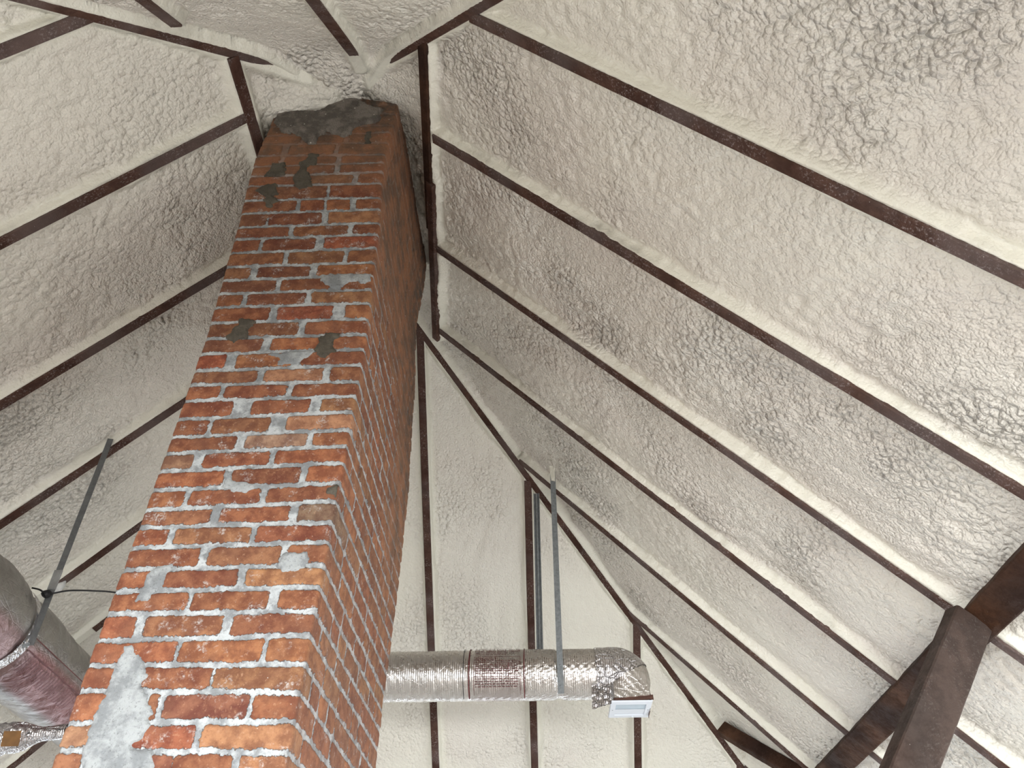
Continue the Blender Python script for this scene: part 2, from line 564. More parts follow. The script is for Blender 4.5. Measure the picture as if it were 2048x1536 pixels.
    # patchy bands of dark spots close beside the timbers
    soot_shade += .28 * np.exp(-((e - .004) / .006) ** 2) * sstep(fbm(A * 1.3, Sx * 1.3, seed + 95, 3), .05, .4)
    at = me.attributes.new('stain_shade', 'FLOAT', 'POINT'); at.data.foreach_set('value', np.clip(soot_shade, 0, 1).reshape(-1)[used].astype(np.float32))
    o['kind'] = 'structure'
    return o


foam_sheet('R', 'ceiling_right', .4, 6.9, .0080, 3.2, .0072, 100, (-1.2, 9.2), 3.7)
foam_sheet('L', 'ceiling_left', .7, 6.2, .0080, 2.6, .0072, 200, (-1.2, 9.0), 3.7)
foam_sheet('F', 'ceiling_far', -2.2, 2.3, .0095, 2.7, .0090, 300, (-5.4, 3.8), 3.7)
foam_sheet('N', 'ceiling_near', -2.4, 1.0, .0085, 1.5, .0080, 400, (-4.6, 2.9), 3.4)


# ------------------------------------------------------------------ timbers
def beam(name, p0, p1, width, depth, inward, mat, label=None, cat=None, group=None, rough=.0013, bev=.004,
         w1=None, parent=None, seed=0, bow=0.0):
    """squared timber whose room-side face is centred on p0-p1; 'inward' points into the room"""
    p0 = np.array(p0, float); p1 = np.array(p1, float)
    L = np.linalg.norm(p1 - p0); d = (p1 - p0) / L
    n = np.array(inward, float); n -= d * (n @ d); n /= np.linalg.norm(n)
    s = np.cross(d, n)
    m = max(2, int(L / .022))
    prof = []
    hw = width / 2
    nb = 6
    for k in range(nb + 1):
        prof.append((-hw + bev + (width - 2 * bev) * k / nb, 0))
    for k in range(1, 5):
        prof.append((hw, -bev - (depth - 2 * bev) * (k - 1) / 3))
    prof.append((hw - bev, -depth)); prof.append((-hw + bev, -depth))
    for k in range(4, 0, -1):
        prof.append((-hw, -bev - (depth - 2 * bev) * (k - 1) / 3))
    prof = np.array(prof)
    K = len(prof)
    u = np.linspace(0, 1, m + 1)
    w = np.ones(m + 1) if w1 is None else 1 + (w1 / width - 1) * u
    U, Q = np.meshgrid(u, np.arange(K), indexing='ij')
    sx = prof[Q, 0] * w[:, None]; nz = prof[Q, 1]
    along = U * L
    edge = (np.abs(np.abs(prof[Q, 0]) - hw) < bev * 1.5)
    j1 = pn(along * 9 + seed * 3.7, Q * .3 + seed, 5) * rough * .5 - edge * np.sign(prof[Q, 0]) * rough * 1.0 * np.clip(pn(along * 26 + seed * 3.7, Q * .9 + seed, 15) - .35, 0, 1)
    j2 = pn(along * 22 + seed * 1.7, Q * .7 + 31 + seed, 6) * rough * .7
    sx = sx + j1; nz = nz + np.where(Q <= nb, j2, 0)
    bw = bow * np.sin(U * math.pi)
    V = p0 + along[..., None] * d + (sx + bw)[..., None] * s + nz[..., None] * n
    V = V.reshape(-1, 3)
    F = []
    for i in range(m):
        for k in range(K):
            k2 = (k + 1) % K
            F.append((i * K + k, i * K + k2, (i + 1) * K + k2, (i + 1) * K + k))
    F.append(tuple(range(K - 1, -1, -1))); F.append(tuple(m * K + k for k in range(K)))
    o = mesh_obj(name, V, F, mat, parent, smooth=False, origin=tuple(p0) if parent is None else None)
    me = o.data
    bm = bmesh.new(); bm.from_mesh(me); bmesh.ops.recalc_face_normals(bm, faces=bm.faces); bm.to_mesh(me); bm.free()
    if label:
        tag(o, label, cat, group)
    return o


def on(P, x, y, off):
    a, t = P.at(x, y)
    return P.pt(a, t, off).tolist()


def inward(P):
    q = P.pt(0, 0, 1) - P.pt(0, 0, 0)
    return q


PROT = .007
labels_R = [
    'short brown jack rafter above the photo, upper end cut against the near right hip rafter',
    'brown rafter across the upper right, its top butting the near right hip',
    'right slope rafter starting highest on the trimmer beside the chimney',
    'right slope rafter starting halfway down the trimmer beside the chimney',
    'right slope rafter starting at the foot of the trimmer beside the chimney',
    'thin dark jack rafter leaving the far hip where the duct hanger straps are fixed',
    'thin brown jack rafter leaving the far right hip just above the duct outlet',
    'short brown jack rafter low down on the far right hip, near the bottom edge',
]
for i, (y, x0) in enumerate(RAFT_R):
    w = W
    wd = .050 if i in (5, 6) else W
    if i == 3: wd = .045
    beam('rafter', on(PR, x0, y, PROT), on(PR, XR_END, y, PROT), wd, .13, inward(PR), RAFT, labels_R[i], 'rafter',
         'rafters on the right roof slope', seed=i, bow=(.002 if i % 2 else -.002))
labels_L = [
    'brown jack rafter beyond the upper left corner',
    'dark brown jack rafter in the top left corner running up to the near left hip',
    'long left slope rafter, its top end beside the short trimmer at the chimney head',
    'left slope rafter reaching the chimney halfway up its side',
    'left slope rafter with the steel duct hanger fastened on it',
    'dark rafter on the left slope ending in white tape beside the hanger strap',
    'short length of brown rafter seen between the big foil duct and the chimney',
    'brown rafter low on the left slope, seen under the big foil duct',
    'lowest brown rafter on the left slope, mostly behind the chimney foot',
]
for i, (y, x0) in enumerate(RAFT_L):
    xe = -2.80 if i == 5 else (-2.83 if i == 6 else XL_END)
    beam('rafter', on(PL, x0, y, PROT), on(PL, xe, y, PROT), W, .13, inward(PL), RAFT, labels_L[i], 'rafter',
         'rafters on the left roof slope', seed=20 + i, bow=(.002 if i % 2 else -.002))
labels_F = [
    'rafter of the far slope hidden farthest left behind the chimney',
    'rafter of the far slope hidden behind the chimney stack',
    'upright looking brown rafter of the far slope nearest the chimney corner',
    'brown rafter of the far slope running down beside the two steel hanger straps',
    'brown rafter of the far slope that passes behind the duct outlet',
    'short brown rafter of the far slope at the bottom edge beside the hip rafter',
]
for i, (x, y0) in enumerate(RAFT_F):
    beam('rafter', on(PF, x, y0, PROT), on(PF, x, YF_END, PROT), W, .13, inward(PF), RAFT, labels_F[i], 'rafter',
         'rafters on the far roof slope', seed=40 + i, bow=.005)
beam('rafter', on(PN, -.823, 2.01, PROT), on(PN, -.823, .1, PROT), W, .13, inward(PN), RAFT,
     'brown rafter at the top middle pointing down at the chimney head', 'rafter', 'rafters on the near roof slope', seed=60)
beam('rafter', on(PN, -1.455, 1.57, PROT), on(PN, -1.42, -.1, PROT), W, .13, inward(PN), RAFT,
     'short jack rafter at the top left, above the near left hip', 'rafter', 'rafters on the near roof slope', seed=61)

HN = {'near right': (PR, PN), 'near left': (PL, PN), 'far right': (PR, PF), 'far left': (PL, PF)}
hl = {
    'near right': 'brown hip rafter at the top running up to the right from the chimney head',
    'near left': 'long brown hip rafter across the top left, ending above the chimney head',
    'far right': 'long hip rafter from the chimney side down past the duct outlet',
    'far left': 'hip rafter on the far left of the roof, hidden behind the chimney',
}
for k, (x0, y0, x1, y1) in HIP.items():
    A_, B_ = HN[k]
    q0 = (np.array(on(A_, x0, y0, 0)) + np.array(on(B_, x0, y0, 0))) / 2
    q1 = (np.array(on(A_, x1, y1, 0)) + np.array(on(B_, x1, y1, 0))) / 2
    n = inward(A_) + inward(B_); n /= np.linalg.norm(n)
    dn = .012
    beam('hip_rafter', q0 + n * dn, q1 + n * dn, .058, .17, n, RAFT, hl[k], 'hip rafter', 'hip rafters', seed=70 + len(k), bow=.006, bev=.007)

beam('trimmer', on(PR, TRIM_R[0][0], TRIM_R[0][1], .012), on(PR, TRIM_R[0][2], TRIM_R[0][3], .012), .056, .15, inward(PR), DARKW,
     'upper trimmer timber right of the chimney with white foam on its top end', 'trimmer', 'trimmers beside the chimney', seed=80)
beam('trimmer', on(PR, TRIM_R[1][0], TRIM_R[1][1], .020), on(PR, TRIM_R[1][2], TRIM_R[1][3], .020), .054, .15, inward(PR), RAFT,
     'dusty lower trimmer timber right of the chimney, its foot over the far hip rafter', 'trimmer', 'trimmers beside the chimney', seed=81)
beam('trimmer', on(PL, *TRIM_L[0][:2], .012), on(PL, *TRIM_L[0][2:], .012), .056, .15, inward(PL), RAFT,
     'brown trimmer timber on the left of the chimney head under the near left hip rafter', 'trimmer', 'trimmers beside the chimney', seed=82)

# the deep purlin and the raking brace at lower right
beam('purlin', (1.659, -.6, 1.244 + EYE), (1.659, 6.4, 1.244 + EYE), .134, .16, inward(PR), DARKW,
     'deep dark brown purlin running under the rafters at the lower right', 'purlin', seed=90, bev=.006, rough=.004)
bd = np.array([-1, 0, -1.36]); bd /= np.linalg.norm(bd)
bp = np.array([1.640, 2.98, 1.262 + EYE])
beam('brace', bp, bp + bd * 2.3, .148, .085, (.28, -1, 0), BRACEW,
     'weathered brown brace slanting down to the left from the purlin at lower right', 'brace', seed=91, bev=.006, rough=.003, w1=.160)
beam('brace', on(PR, 1.25, 5.98, .045), on(PR, 1.62, 5.64, .045), .075, .09, inward(PR), DARKW,
     'short dark brown diagonal timber at the bottom between the far hip rafter and the purlin', 'brace', seed=92, bev=.006, rough=.003)

# ------------------------------------------------------------------ chimney
CX0, CX1, CY0, CY1 = -1.295, -.675, 2.236, 3.39
CW, CD = CX1 - CX0, CY1 - CY0
ROWS = [
 [0.615,0.604,[(0.006,0.076,'p'),(0.224,0.319,'p'),(0.321,0.48,'r'),(0.499,0.611,'t')]],
 [0.684,0.682,[(0.003,0.096,'c'),(0.175,0.362,'R'),(0.377,0.614,'t')]],
 [0.772,0.76,[(0.005,0.125,'o'),(0.206,0.236,'o'),(0.252,0.488,'P'),(0.5,0.617,'r')]],
 [0.844,0.839,[(0.002,0.138,'r'),(0.169,0.363,'r'),(0.373,0.621,'t')]],
 [0.916,0.922,[(-0.0,0.243,'r'),(0.253,0.493,'o'),(0.506,0.629,'o')]],
 [0.997,0.996,[(-0.004,0.097,'r'),(0.125,0.357,'b'),(0.385,0.623,'d')]],
 [1.068,1.072,[(-0.001,0.233,'o'),(0.245,0.475,'r'),(0.509,0.621,'o')]],
 [1.14,1.145,[(-0.004,0.132,'r'),(0.14,0.365,'d'),(0.39,0.621,'t')]],
 [1.215,1.223,[(0.004,0.228,'d'),(0.254,0.481,'b'),(0.503,0.62,'o')]],
 [1.288,1.293,[(-0.004,0.103,'r'),(0.124,0.371,'b'),(0.388,0.621,'R')]],
 [1.353,1.371,[(-0.002,0.222,'b'),(0.252,0.478,'r'),(0.505,0.619,'g')]],
 [1.429,1.44,[(-0.0,0.116,'o'),(0.134,0.367,'r'),(0.39,0.622,'r')]],
 [1.502,1.521,[(0.001,0.227,'r'),(0.253,0.483,'d'),(0.506,0.624,'O')]],
 [1.574,1.589,[(0.0,0.105,'c'),(0.138,0.363,'d'),(0.383,0.623,'r')]],
 [1.644,1.659,[(0.003,0.234,'r'),(0.264,0.48,'C'),(0.501,0.624,'o')]],
 [1.724,1.735,[(0.002,0.118,'r'),(0.131,0.335,'b'),(0.394,0.616,'T')]],
 [1.805,1.808,[(0.002,0.188,'d'),(0.254,0.463,'r'),(0.505,0.617,'t')]],
 [1.88,1.876,[(0.005,0.121,'r'),(0.137,0.367,'r'),(0.387,0.615,'r')]],
 [1.948,1.956,[(0.004,0.243,'b'),(0.269,0.488,'T'),(0.513,0.622,'o')]],
 [2.031,2.034,[(0.004,0.105,'R'),(0.145,0.36,'o'),(0.39,0.619,'r')]],
 [2.111,2.112,[(0.003,0.227,'b'),(0.261,0.615,'o')]],
 [2.195,2.193,[(0.002,0.352,'b'),(0.381,0.612,'o')]],
 [2.281,2.279,[(-0.001,0.227,'r'),(0.257,0.479,'R'),(0.526,0.607,'o')]],
 [2.359,2.358,[(0.001,0.104,'o'),(0.123,0.361,'d'),(0.384,0.621,'t')]],
 [2.438,2.442,[(-0.0,0.228,'b'),(0.247,0.451,'r'),(0.474,0.618,'o')]],
 [2.517,2.521,[(-0.001,0.109,'b'),(0.138,0.359,'D'),(0.386,0.62,'o')]],
 [2.607,2.609,[(-0.001,0.234,'o'),(0.254,0.489,'t'),(0.507,0.617,'o')]],
 [2.694,2.699,[(-0.002,0.116,'r'),(0.132,0.356,'D'),(0.392,0.622,'R')]],
 [2.775,2.776,[(-0.006,0.23,'d'),(0.253,0.487,'o'),(0.511,0.621,'r')]],
 [2.87,2.869,[(-0.001,0.119,'b'),(0.126,0.364,'D'),(0.391,0.623,'t')]],
 [2.962,2.954,[(-0.0,0.24,'o'),(0.258,0.367,'r'),(0.378,0.483,'o'),(0.51,0.617,'r')]],
 [3.069,3.058,[(-0.008,0.372,'b'),(0.387,0.625,'r')]],
 [3.144,3.143,[(-0.009,0.238,'d'),(0.259,0.484,'t'),(0.512,0.627,'r')]],
 [3.221,3.219,[(-0.006,0.228,'b'),(0.249,0.391,'d'),(0.416,0.626,'r')]],
 [3.306,3.284,[(-0.008,0.117,'r'),(0.142,0.39,'d'),(0.415,0.628,'o')]],
 [3.398,3.379,[(-0.011,0.11,'b'),(0.145,0.369,'o'),(0.391,0.643,'o')]],
 [3.47,3.468,[(-0.015,0.187,'d'),(0.213,0.397,'d'),(0.423,0.643,'r')]],
 [3.553,3.528,[(-0.015,0.141,'b'),(0.159,0.345,'d'),(0.367,0.648,'o')]],
 [3.638,3.63,[(0.021,0.237,'d'),(0.26,0.506,'d'),(0.532,0.648,'o')]],
]
PATCHES = [
  ('light',0.006,[(0.086,0.888),(0.088,0.898),(0.098,0.902),(0.111,0.9),(0.125,0.888),(0.132,0.871),(0.157,0.855),(0.168,0.831),(0.182,0.812),(0.168,0.797),(0.179,0.774),(0.2,0.755),(0.205,0.732),(0.227,0.707),(0.223,0.696),(0.228,0.667),(0.221,0.653),(0.195,0.619),(0.253,0.611),(0.274,0.59),(0.278,0.569),(0.298,0.492),(0.076,0.493),(0.082,0.571),(0.071,0.606),(0.069,0.648),(0.069,0.69),(0.068,0.705),(0.074,0.742),(0.079,0.771),(0.077,0.81),(0.083,0.829),(0.082,0.852)]) ,
  ('light',0.005,[(0.11,1.149),(0.15,1.152),(0.148,1.13),(0.137,1.087),(0.123,1.066),(0.116,1.036),(0.096,1.037),(0.077,1.033),(0.076,1.062),(0.084,1.088),(0.081,1.123),(0.097,1.136)]) ,
  ('dark',0.008,[(0.112,2.212),(0.155,2.21),(0.182,2.19),(0.16,2.162),(0.163,2.121),(0.158,2.105),(0.125,2.102),(0.109,2.087),(0.082,2.108),(0.076,2.119),(0.093,2.128),(0.101,2.165),(0.119,2.174)]) ,
  ('dark',0.008,[(0.467,2.122),(0.52,2.123),(0.515,2.098),(0.501,2.088),(0.503,2.053),(0.517,2.037),(0.516,2.017),(0.492,2.009),(0.487,1.992),(0.457,1.995),(0.445,2.02),(0.432,2.035),(0.448,2.07),(0.435,2.1),(0.465,2.11)]) ,
  ('dark',0.008,[(0.089,3.236),(0.146,3.239),(0.158,3.191),(0.161,3.145),(0.13,3.133),(0.064,3.143),(0.088,3.195)]) ,
  ('dark',0.006,[(0.254,3.309),(0.298,3.3),(0.297,3.211),(0.259,3.193),(0.297,3.085),(0.296,3.047),(0.243,3.03),(0.22,3.057),(0.204,3.123),(0.231,3.187),(0.215,3.242),(0.249,3.261)]) ,
  ('dark',0.008,[(0.091,3.077),(0.13,3.081),(0.139,3.036),(0.155,3.003),(0.134,2.979),(0.162,2.941),(0.136,2.93),(0.132,2.899),(0.113,2.9),(0.086,2.957),(0.095,2.981),(0.041,3.028),(0.055,3.047)]) ,
  ('dark',0.006,[(0.5,3.473),(0.521,3.475),(0.533,3.429),(0.535,3.371),(0.514,3.372),(0.497,3.417)]) ,
  ('dark',0.006,[(0.585,1.419),(0.614,1.434),(0.629,1.413),(0.63,1.382),(0.613,1.396),(0.588,1.401)]) ,
  ('light',0.005,[(0.408,2.451),(0.504,2.453),(0.608,2.448),(0.615,2.409),(0.579,2.394),(0.562,2.414),(0.525,2.402),(0.504,2.381),(0.491,2.36),(0.43,2.395),(0.408,2.423)]) ,
  ('light',0.005,[(0.227,1.492),(0.249,1.498),(0.255,1.459),(0.338,1.443),(0.339,1.42),(0.319,1.407),(0.27,1.417),(0.237,1.436)]) ,
  ('light',0.005,[(0.497,1.186),(0.562,1.189),(0.575,1.166),(0.572,1.14),(0.543,1.123),(0.511,1.119),(0.478,1.141),(0.485,1.164)]) ,
  ('light',0.004,[(0.259,2.022),(0.432,2.035),(0.432,2.011),(0.391,1.973),(0.308,1.966),(0.317,1.995)]) ,
  ('cap',0.016,[(0.009,3.583),(0.018,3.669),(0.035,3.725),(0.081,3.697),(0.131,3.67),(0.226,3.664),(0.261,3.702),(0.299,3.79),(0.405,3.783),(0.483,3.696),(0.558,3.667),(0.544,3.636),(0.553,3.565),(0.512,3.552),(0.461,3.539),(0.427,3.511),(0.424,3.458),(0.393,3.438),(0.305,3.488),(0.27,3.445),(0.266,3.386),(0.233,3.381),(0.182,3.45),(0.139,3.483),(0.086,3.486),(0.044,3.55)]) ,
]

BCOL = dict(r=(.42, .110, .042), R=(.46, .075, .035), d=(.33, .075, .030), D=(.27, .058, .024), o=(.54, .185, .070), O=(.68, .215, .075),
            t=(.56, .255, .115), T=(.66, .33, .17), c=(.66, .37, .23), C=(.78, .55, .36), b=(.38, .150, .068), g=(.17, .15, .13),
            p=(.58, .20, .11), P=(.36, .080, .060))
_wz = [.6, 1.1, 1.5, 2.1, 2.5, 2.8, 3.1, 3.3, 3.6]; _wd = [-.008, .003, .017, .026, .013, .006, -.015, -.02, 0]


def sway(z):
    return np.interp(z, _wz, _wd)


def brick_rows():
    rows = []
    rr = random.Random(3)
    zz = ROWS[0][0] - .076
    # rows below the photograph's frame
    lows = []
    z = ROWS[0][1] - .076; k = 0
    while z > -EYE - .1:
        B = [(0.0, .10, 'r'), (.115, .33, 'o'), (.345, .56, 'r'), (.575, .62, 'o')] if k % 2 else [(0, .205, 'r'), (.22, .43, 'b'), (.445, .62, 'o')]
        lows.append((z, z, [(a, b, rr.choice('rroobdtp')) for a, b, _ in B])); z -= .076; k += 1
    rows = lows[::-1] + [tuple(r) for r in ROWS]
    zt = rows[-1][1]
    for k in range(5):
        zt += .085
        B = [(0, .12, 'd'), (.135, .35, 'd'), (.365, .62, 'o')] if k % 2 else [(0, .2, 'd'), (.22, .43, 'b'), (.45, .62, 'd')]
        rows.append((zt, zt, B))
    out = []
    for zl, zr, B in rows:
        B = [list(b) for b in B]
        lastlen = B[-1][1] - B[-1][0]
        side_first = .095 if lastlen > .17 else .205
        side_first += rr.uniform(-.012, .012)
        B[-1][1] = CW + side_first
        u = CW + side_first + rr.uniform(.008, .013)
        while u < CW + CD - .02:
            L = rr.choice([.21, .215, .205, .21, .10])
            e = min(u + L, CW + CD)
            if CW + CD - e < .05: e = CW + CD
            B.append([u, e, rr.choice('rroobdtdrbbo')])
            u = e + rr.uniform(.007, .014)
        B[-1][1] = CW + CD + .05
        B[0][0] = -.09
        # left face
        u = -.10
        while u > -CD:
            L = .21
            B.insert(0, [u - L, u, rr.choice('rroobdt')]); u -= L + .012
        out.append((zl, zr, B))
    return out


BR = brick_rows()


def chimney():
    us = np.unique(np.round(np.concatenate([np.linspace(-CD, -.08, 40), np.arange(-.08, CW, .0038), [0, CW],
                                            np.arange(CW, CW + CD, .0062), [CW + CD],
                                            np.linspace(CW + CD, 2 * CW + CD, 12)]), 4))
    zs = np.concatenate([np.arange(-EYE, .35, .03), np.arange(.35, 3.86, .0042), [3.9, 4.3]])
    U, Z = np.meshgrid(us, zs, indexing='ij')
    nu, nv = U.shape
    wu = U + .0035 * fbm(U * 14, Z * 14, 1, 3) + .0012 * pn(U * 70, Z * 70, 9)
    wz = Z + .0045 * fbm(U * 9, Z * 9, 2, 3) + .0016 * pn(U * 60, Z * 60, 3)
    D = np.full(U.shape, -.01)
    Cc = np.zeros(U.shape + (3,)); Cc[:] = (.4, .12, .05)
    f = np.clip(U / CW, 0, 1)
    h = .0082
    rr = random.Random(5)
    for i in range(1, len(BR)):
        top = BR[i][0] * (1 - f) + BR[i][1] * f
        bot = BR[i - 1][0] * (1 - f) + BR[i - 1][1] * f
        # this row's bricks belong to the bed listed ABOVE them
        m = (wz < top) & (wz >= bot)
        if not m.any():
            continue
        u = wu[m]; z = wz[m]
        dz = np.minimum(top[m] - h - z, z - bot[m] - h)
        best = np.full(u.shape, -1.0); col = np.zeros((len(u), 3)); nearest = np.full(u.shape, 9.0)
        for a, b, c in BR[i][2]:
            base = np.array(BCOL[c]) * rr.uniform(.30, .58)
            base = base * np.array([1, rr.uniform(.92, 1.08), rr.uniform(.9, 1.1)])
            du = np.minimum(u - a, b - u)
            best = np.maximum(best, du)
            dn = np.maximum(-du, 0)
            q = dn < nearest
            nearest = np.where(q, dn, nearest); col[q] = base
        r = .010
        ax = np.clip(r - best, 0, None); ay = np.clip(r - dz, 0, None)
        d = np.where((best < r) & (dz < r), r - np.hypot(ax, ay), np.minimum(best, dz))
        D[m] = d; Cc[m] = col
    brick = sstep(D, -.001, .005)
    off = brick * (.0045 + .0030 * fbm(U * 9, Z * 11, 21, 3) + .0012 * pn(U * 60, Z * 60, 22))
    off += (1 - brick) * (.0015 + .0040 * fbm(U * 22, Z * 30, 23, 3))
    # each brick set slightly in or out
    seedz = (Cc[..., 0] * 997 + Cc[..., 1] * 331) % 1.0
    off += brick * (seedz - .5) * .004
    # positions round the stack with softened corners
    x = np.where(U < 0, CX0, np.where(U < CW, CX0 + U, np.where(U <= CW + CD, CX1, CX1 - (U - CW - CD))))
    y = np.where(U < 0, CY0 - U, np.where(U < CW, CY0, np.where(U <= CW + CD, CY0 + (U - CW), CY1)))
    x = np.clip(x, CX0, CX1); y = np.clip(y, CY0, CY1)
    c0 = sstep(U, -.012, .012); c1 = sstep(U, CW - .012, CW + .012); c2 = sstep(U, CW + CD - .01, CW + CD + .01)
    nx = -(1 - c0) + c1 * (1 - c2)
    ny = -(c0) * (1 - c1) + c2
    nl = np.hypot(nx, ny) + 1e-6
    nx, ny = nx / nl, ny / nl
    rnd = .004 * (np.exp(-(U / .006) ** 2) + np.exp(-((U - CW) / .006) ** 2))
    wear = .004 * np.clip(fbm(Z * 12, Z * 0, 41, 3), -1, 1) * np.exp(-((U - CW) / .01) ** 2)
    off = off - rnd + wear
    X = x + nx * off + sway(Z); Y = y + ny * off; ZZ = Z + EYE
    V = np.stack([X, Y, ZZ], -1).reshape(-1, 3)
    F = grid_faces(nu, nv, flip=False)
    root = empty('chimney', ((CX0 + CX1) / 2, (CY0 + CY1) / 2, 0),
                 'tall square red brick chimney stack with pale mortar rising to the roof ridge', 'chimney')
    o = mesh_obj('brickwork', V, F, BRICK, root)
    me = o.data
    a = me.attributes.new('bd', 'FLOAT', 'POINT'); a.data.foreach_set('value', D.reshape(-1).astype(np.float32))
    ca = me.attributes.new('bcol', 'FLOAT_COLOR', 'POINT')
    cc = np.ones((nu * nv, 4), np.float32); cc[:, :3] = Cc.reshape(-1, 3); ca.data.foreach_set('color', cc.ravel())
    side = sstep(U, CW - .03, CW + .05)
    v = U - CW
    stain_shade = side * sstep(Z, 2.15, 2.9) * .95
    stain_shade += side * sstep(v, .55, .95) * sstep(Z, 1.2, 2.0) * .8
    stain_shade += side * .25
    stain_shade += (1 - side) * sstep(Z, 2.98, 3.14) * (.55 + .45 * sstep(Z, 3.1, 3.4))
    soot_shade = (1 - side) * sstep(Z, 3.38, 3.62) * .9
    soot_shade += (1 - side) * sstep(Z, 2.95, 3.3) * .35 * np.exp(-((U - .26) / .09) ** 2)
    soot_shade += side * sstep(Z, 1.9, 2.5) * (sstep(v, .78, 1.05)) * .75
    soot_shade += side * .45 * np.exp(-((v - .12 - (3.3 - Z) * .12) / .05) ** 2) * sstep(Z, 2.8, 3.1)
    a = me.attributes.new('stain_shade', 'FLOAT', 'POINT'); a.data.foreach_set('value', np.clip(stain_shade, 0, 1).reshape(-1).astype(np.float32))
    a = me.attributes.new('soot_shade', 'FLOAT', 'POINT'); a.data.foreach_set('value', np.clip(soot_shade, 0, 1).reshape(-1).astype(np.float32))
    # cement patches and smears
    n = 0
    names = dict(light='pale grey cement smear', dark='dark brown cement dab', cap='sooty grey cement cap with white flecks')
    for kind, thick, poly in PATCHES:
        P = np.array(poly)
        st = .004
        lo = P.min(0) - .012; hi = P.max(0) + .012
        uu = np.arange(lo[0], hi[0], st); zz = np.arange(lo[1], hi[1], st)
        A, B = np.meshgrid(uu, zz, indexing='ij')
        wa = A + .013 * fbm(A * 38, B * 38, 50 + n, 4); wb = B + .013 * fbm(A * 38, B * 38, 60 + n, 4)
        inside = np.zeros(A.shape, bool); dm = np.full(A.shape, 9.0)
        for k in range(len(P)):
            x1, y1 = P[k]; x2, y2 = P[(k + 1) % len(P)]
            dx, dy = x2 - x1, y2 - y1
            t = np.clip(((wa - x1) * dx + (wb - y1) * dy) / (dx * dx + dy * dy + 1e-12), 0, 1)
            dm = np.minimum(dm, np.hypot(wa - x1 - t * dx, wb - y1 - t * dy))
            cond = ((y1 > wb) != (y2 > wb)) & (wa < (x2 - x1) * (wb - y1) / (y2 - y1 + 1e-12) + x1)
            inside ^= cond
        sd = np.where(inside, dm, -dm)
        keep = (sd > -.006) & (A > .0) & (A < CW + (.004 if kind != 'light' else .002))
        if kind == 'cap':
            thick2 = thick
        else:
            thick2 = thick
        hgt = .0055 + thick2 * sstep(sd, -.004, .012) - .010 * (1 - sstep(sd, -.006, .001)) \
            + .0022 * fbm(A * 25, B * 25, 70 + n, 3)
        if kind == 'cap':
            hgt += .004 * fbm(A * 18, B * 18, 77, 4)
        V = np.stack([CX0 + A + sway(B), CY0 - hgt, B + EYE], -1).reshape(-1, 3)
        F = grid_faces(*A.shape, keep, flip=False)
        if len(F) == 0:
            continue
        used = np.zeros(len(V), bool); used[F.ravel()] = True
        rm = np.cumsum(used) - 1
        p = mesh_obj('cement_cap' if kind == 'cap' else 'cement_patch', V[used], rm[F],
                     dict(light=PLIGHT, dark=PDARK, cap=PCAP)[kind], root)
        p['label'] = names[kind]
        n += 1
    return root


chimney()


# ------------------------------------------------------------------ ducts
def sweep(path, rad, nseg, fn=None):
    """circular sweep along a polyline; returns grid verts (m, nseg+1, 3)"""
    path = np.array(path, float); m = len(path)
    tan = np.gradient(path, axis=0); tan /= np.linalg.norm(tan, axis=1)[:, None]
    ref = np.array([0, -1.0, 0]) if abs(tan[0][1]) < .7 else np.array([0, 0, 1.0])
    V = np.zeros((m, nseg + 1, 3))
    th = np.linspace(0, 2 * math.pi, nseg + 1)
    for i in range(m):
        r0 = ref - tan[i] * (ref @ tan[i]); r0 /= np.linalg.norm(r0)
        ref = r0
        r1 = np.cross(tan[i], r0)
        V[i] = path[i] + (np.cos(th)[:, None] * r0 + np.sin(th)[:, None] * r1) * (rad[i] if np.ndim(rad) else rad)
    return V, th


DY, DZ, DR = 4.63, 1.655 + EYE, .139
root = empty('branch_duct', (.1, DY, DZ), 'foil wrapped round duct right of the chimney, ending in a white outlet', 'duct')
xs = np.arange(-2.45, .40, .008)
path = [(x, DY, DZ) for x in xs]
RB = .075
for k in range(1, 22):
    a = k / 21 * math.pi / 2
    path.append((.40 + RB * math.sin(a), DY, DZ - RB * (1 - math.cos(a))))
endx, endz = path[-1][0], path[-1][2]
for k in range(1, 9):
    path.append((endx, DY, endz - k * .0125))
path = np.array(path)
V, th = sweep(path, DR, 120)
C = path[:, None, :]
dirv = (V - C) / DR
sl = np.cumsum(np.r_[0, np.linalg.norm(np.diff(path, axis=0), axis=1)])
Sg, Tg = np.meshgrid(sl, th, indexing='ij')
arc = Tg * DR
xl = path[:, 0][:, None] + 0 * Tg
crumple = .0022 * fbm(Sg * 7, arc * 6 + 3, 501, 3) + .0007 * fbm(Sg * 45, arc * 14, 502, 3)
pinch = -.010 * np.exp(-((xl - .085) / .018) ** 2) * np.exp(-((Sg - (.085 + 2.45)) / .05) ** 2)
ribs = .0012 * np.sin(Sg * 2 * math.pi / .022 + arc * 6) * sstep(-xl, .15, .4)
diag = .0016 * np.sin((Sg * 1.0 + arc * 2.2) * 2 * math.pi / .05) * np.exp(-((xl - .05) / .3) ** 2)
flat = 1 - .03 * np.exp(-((Tg - math.pi) / 1.2) ** 2)
rr_ = DR * flat + crumple + pinch + ribs + diag
inner = sstep(Sg, 2.80, 3.0)
V = C + dirv * rr_[..., None]
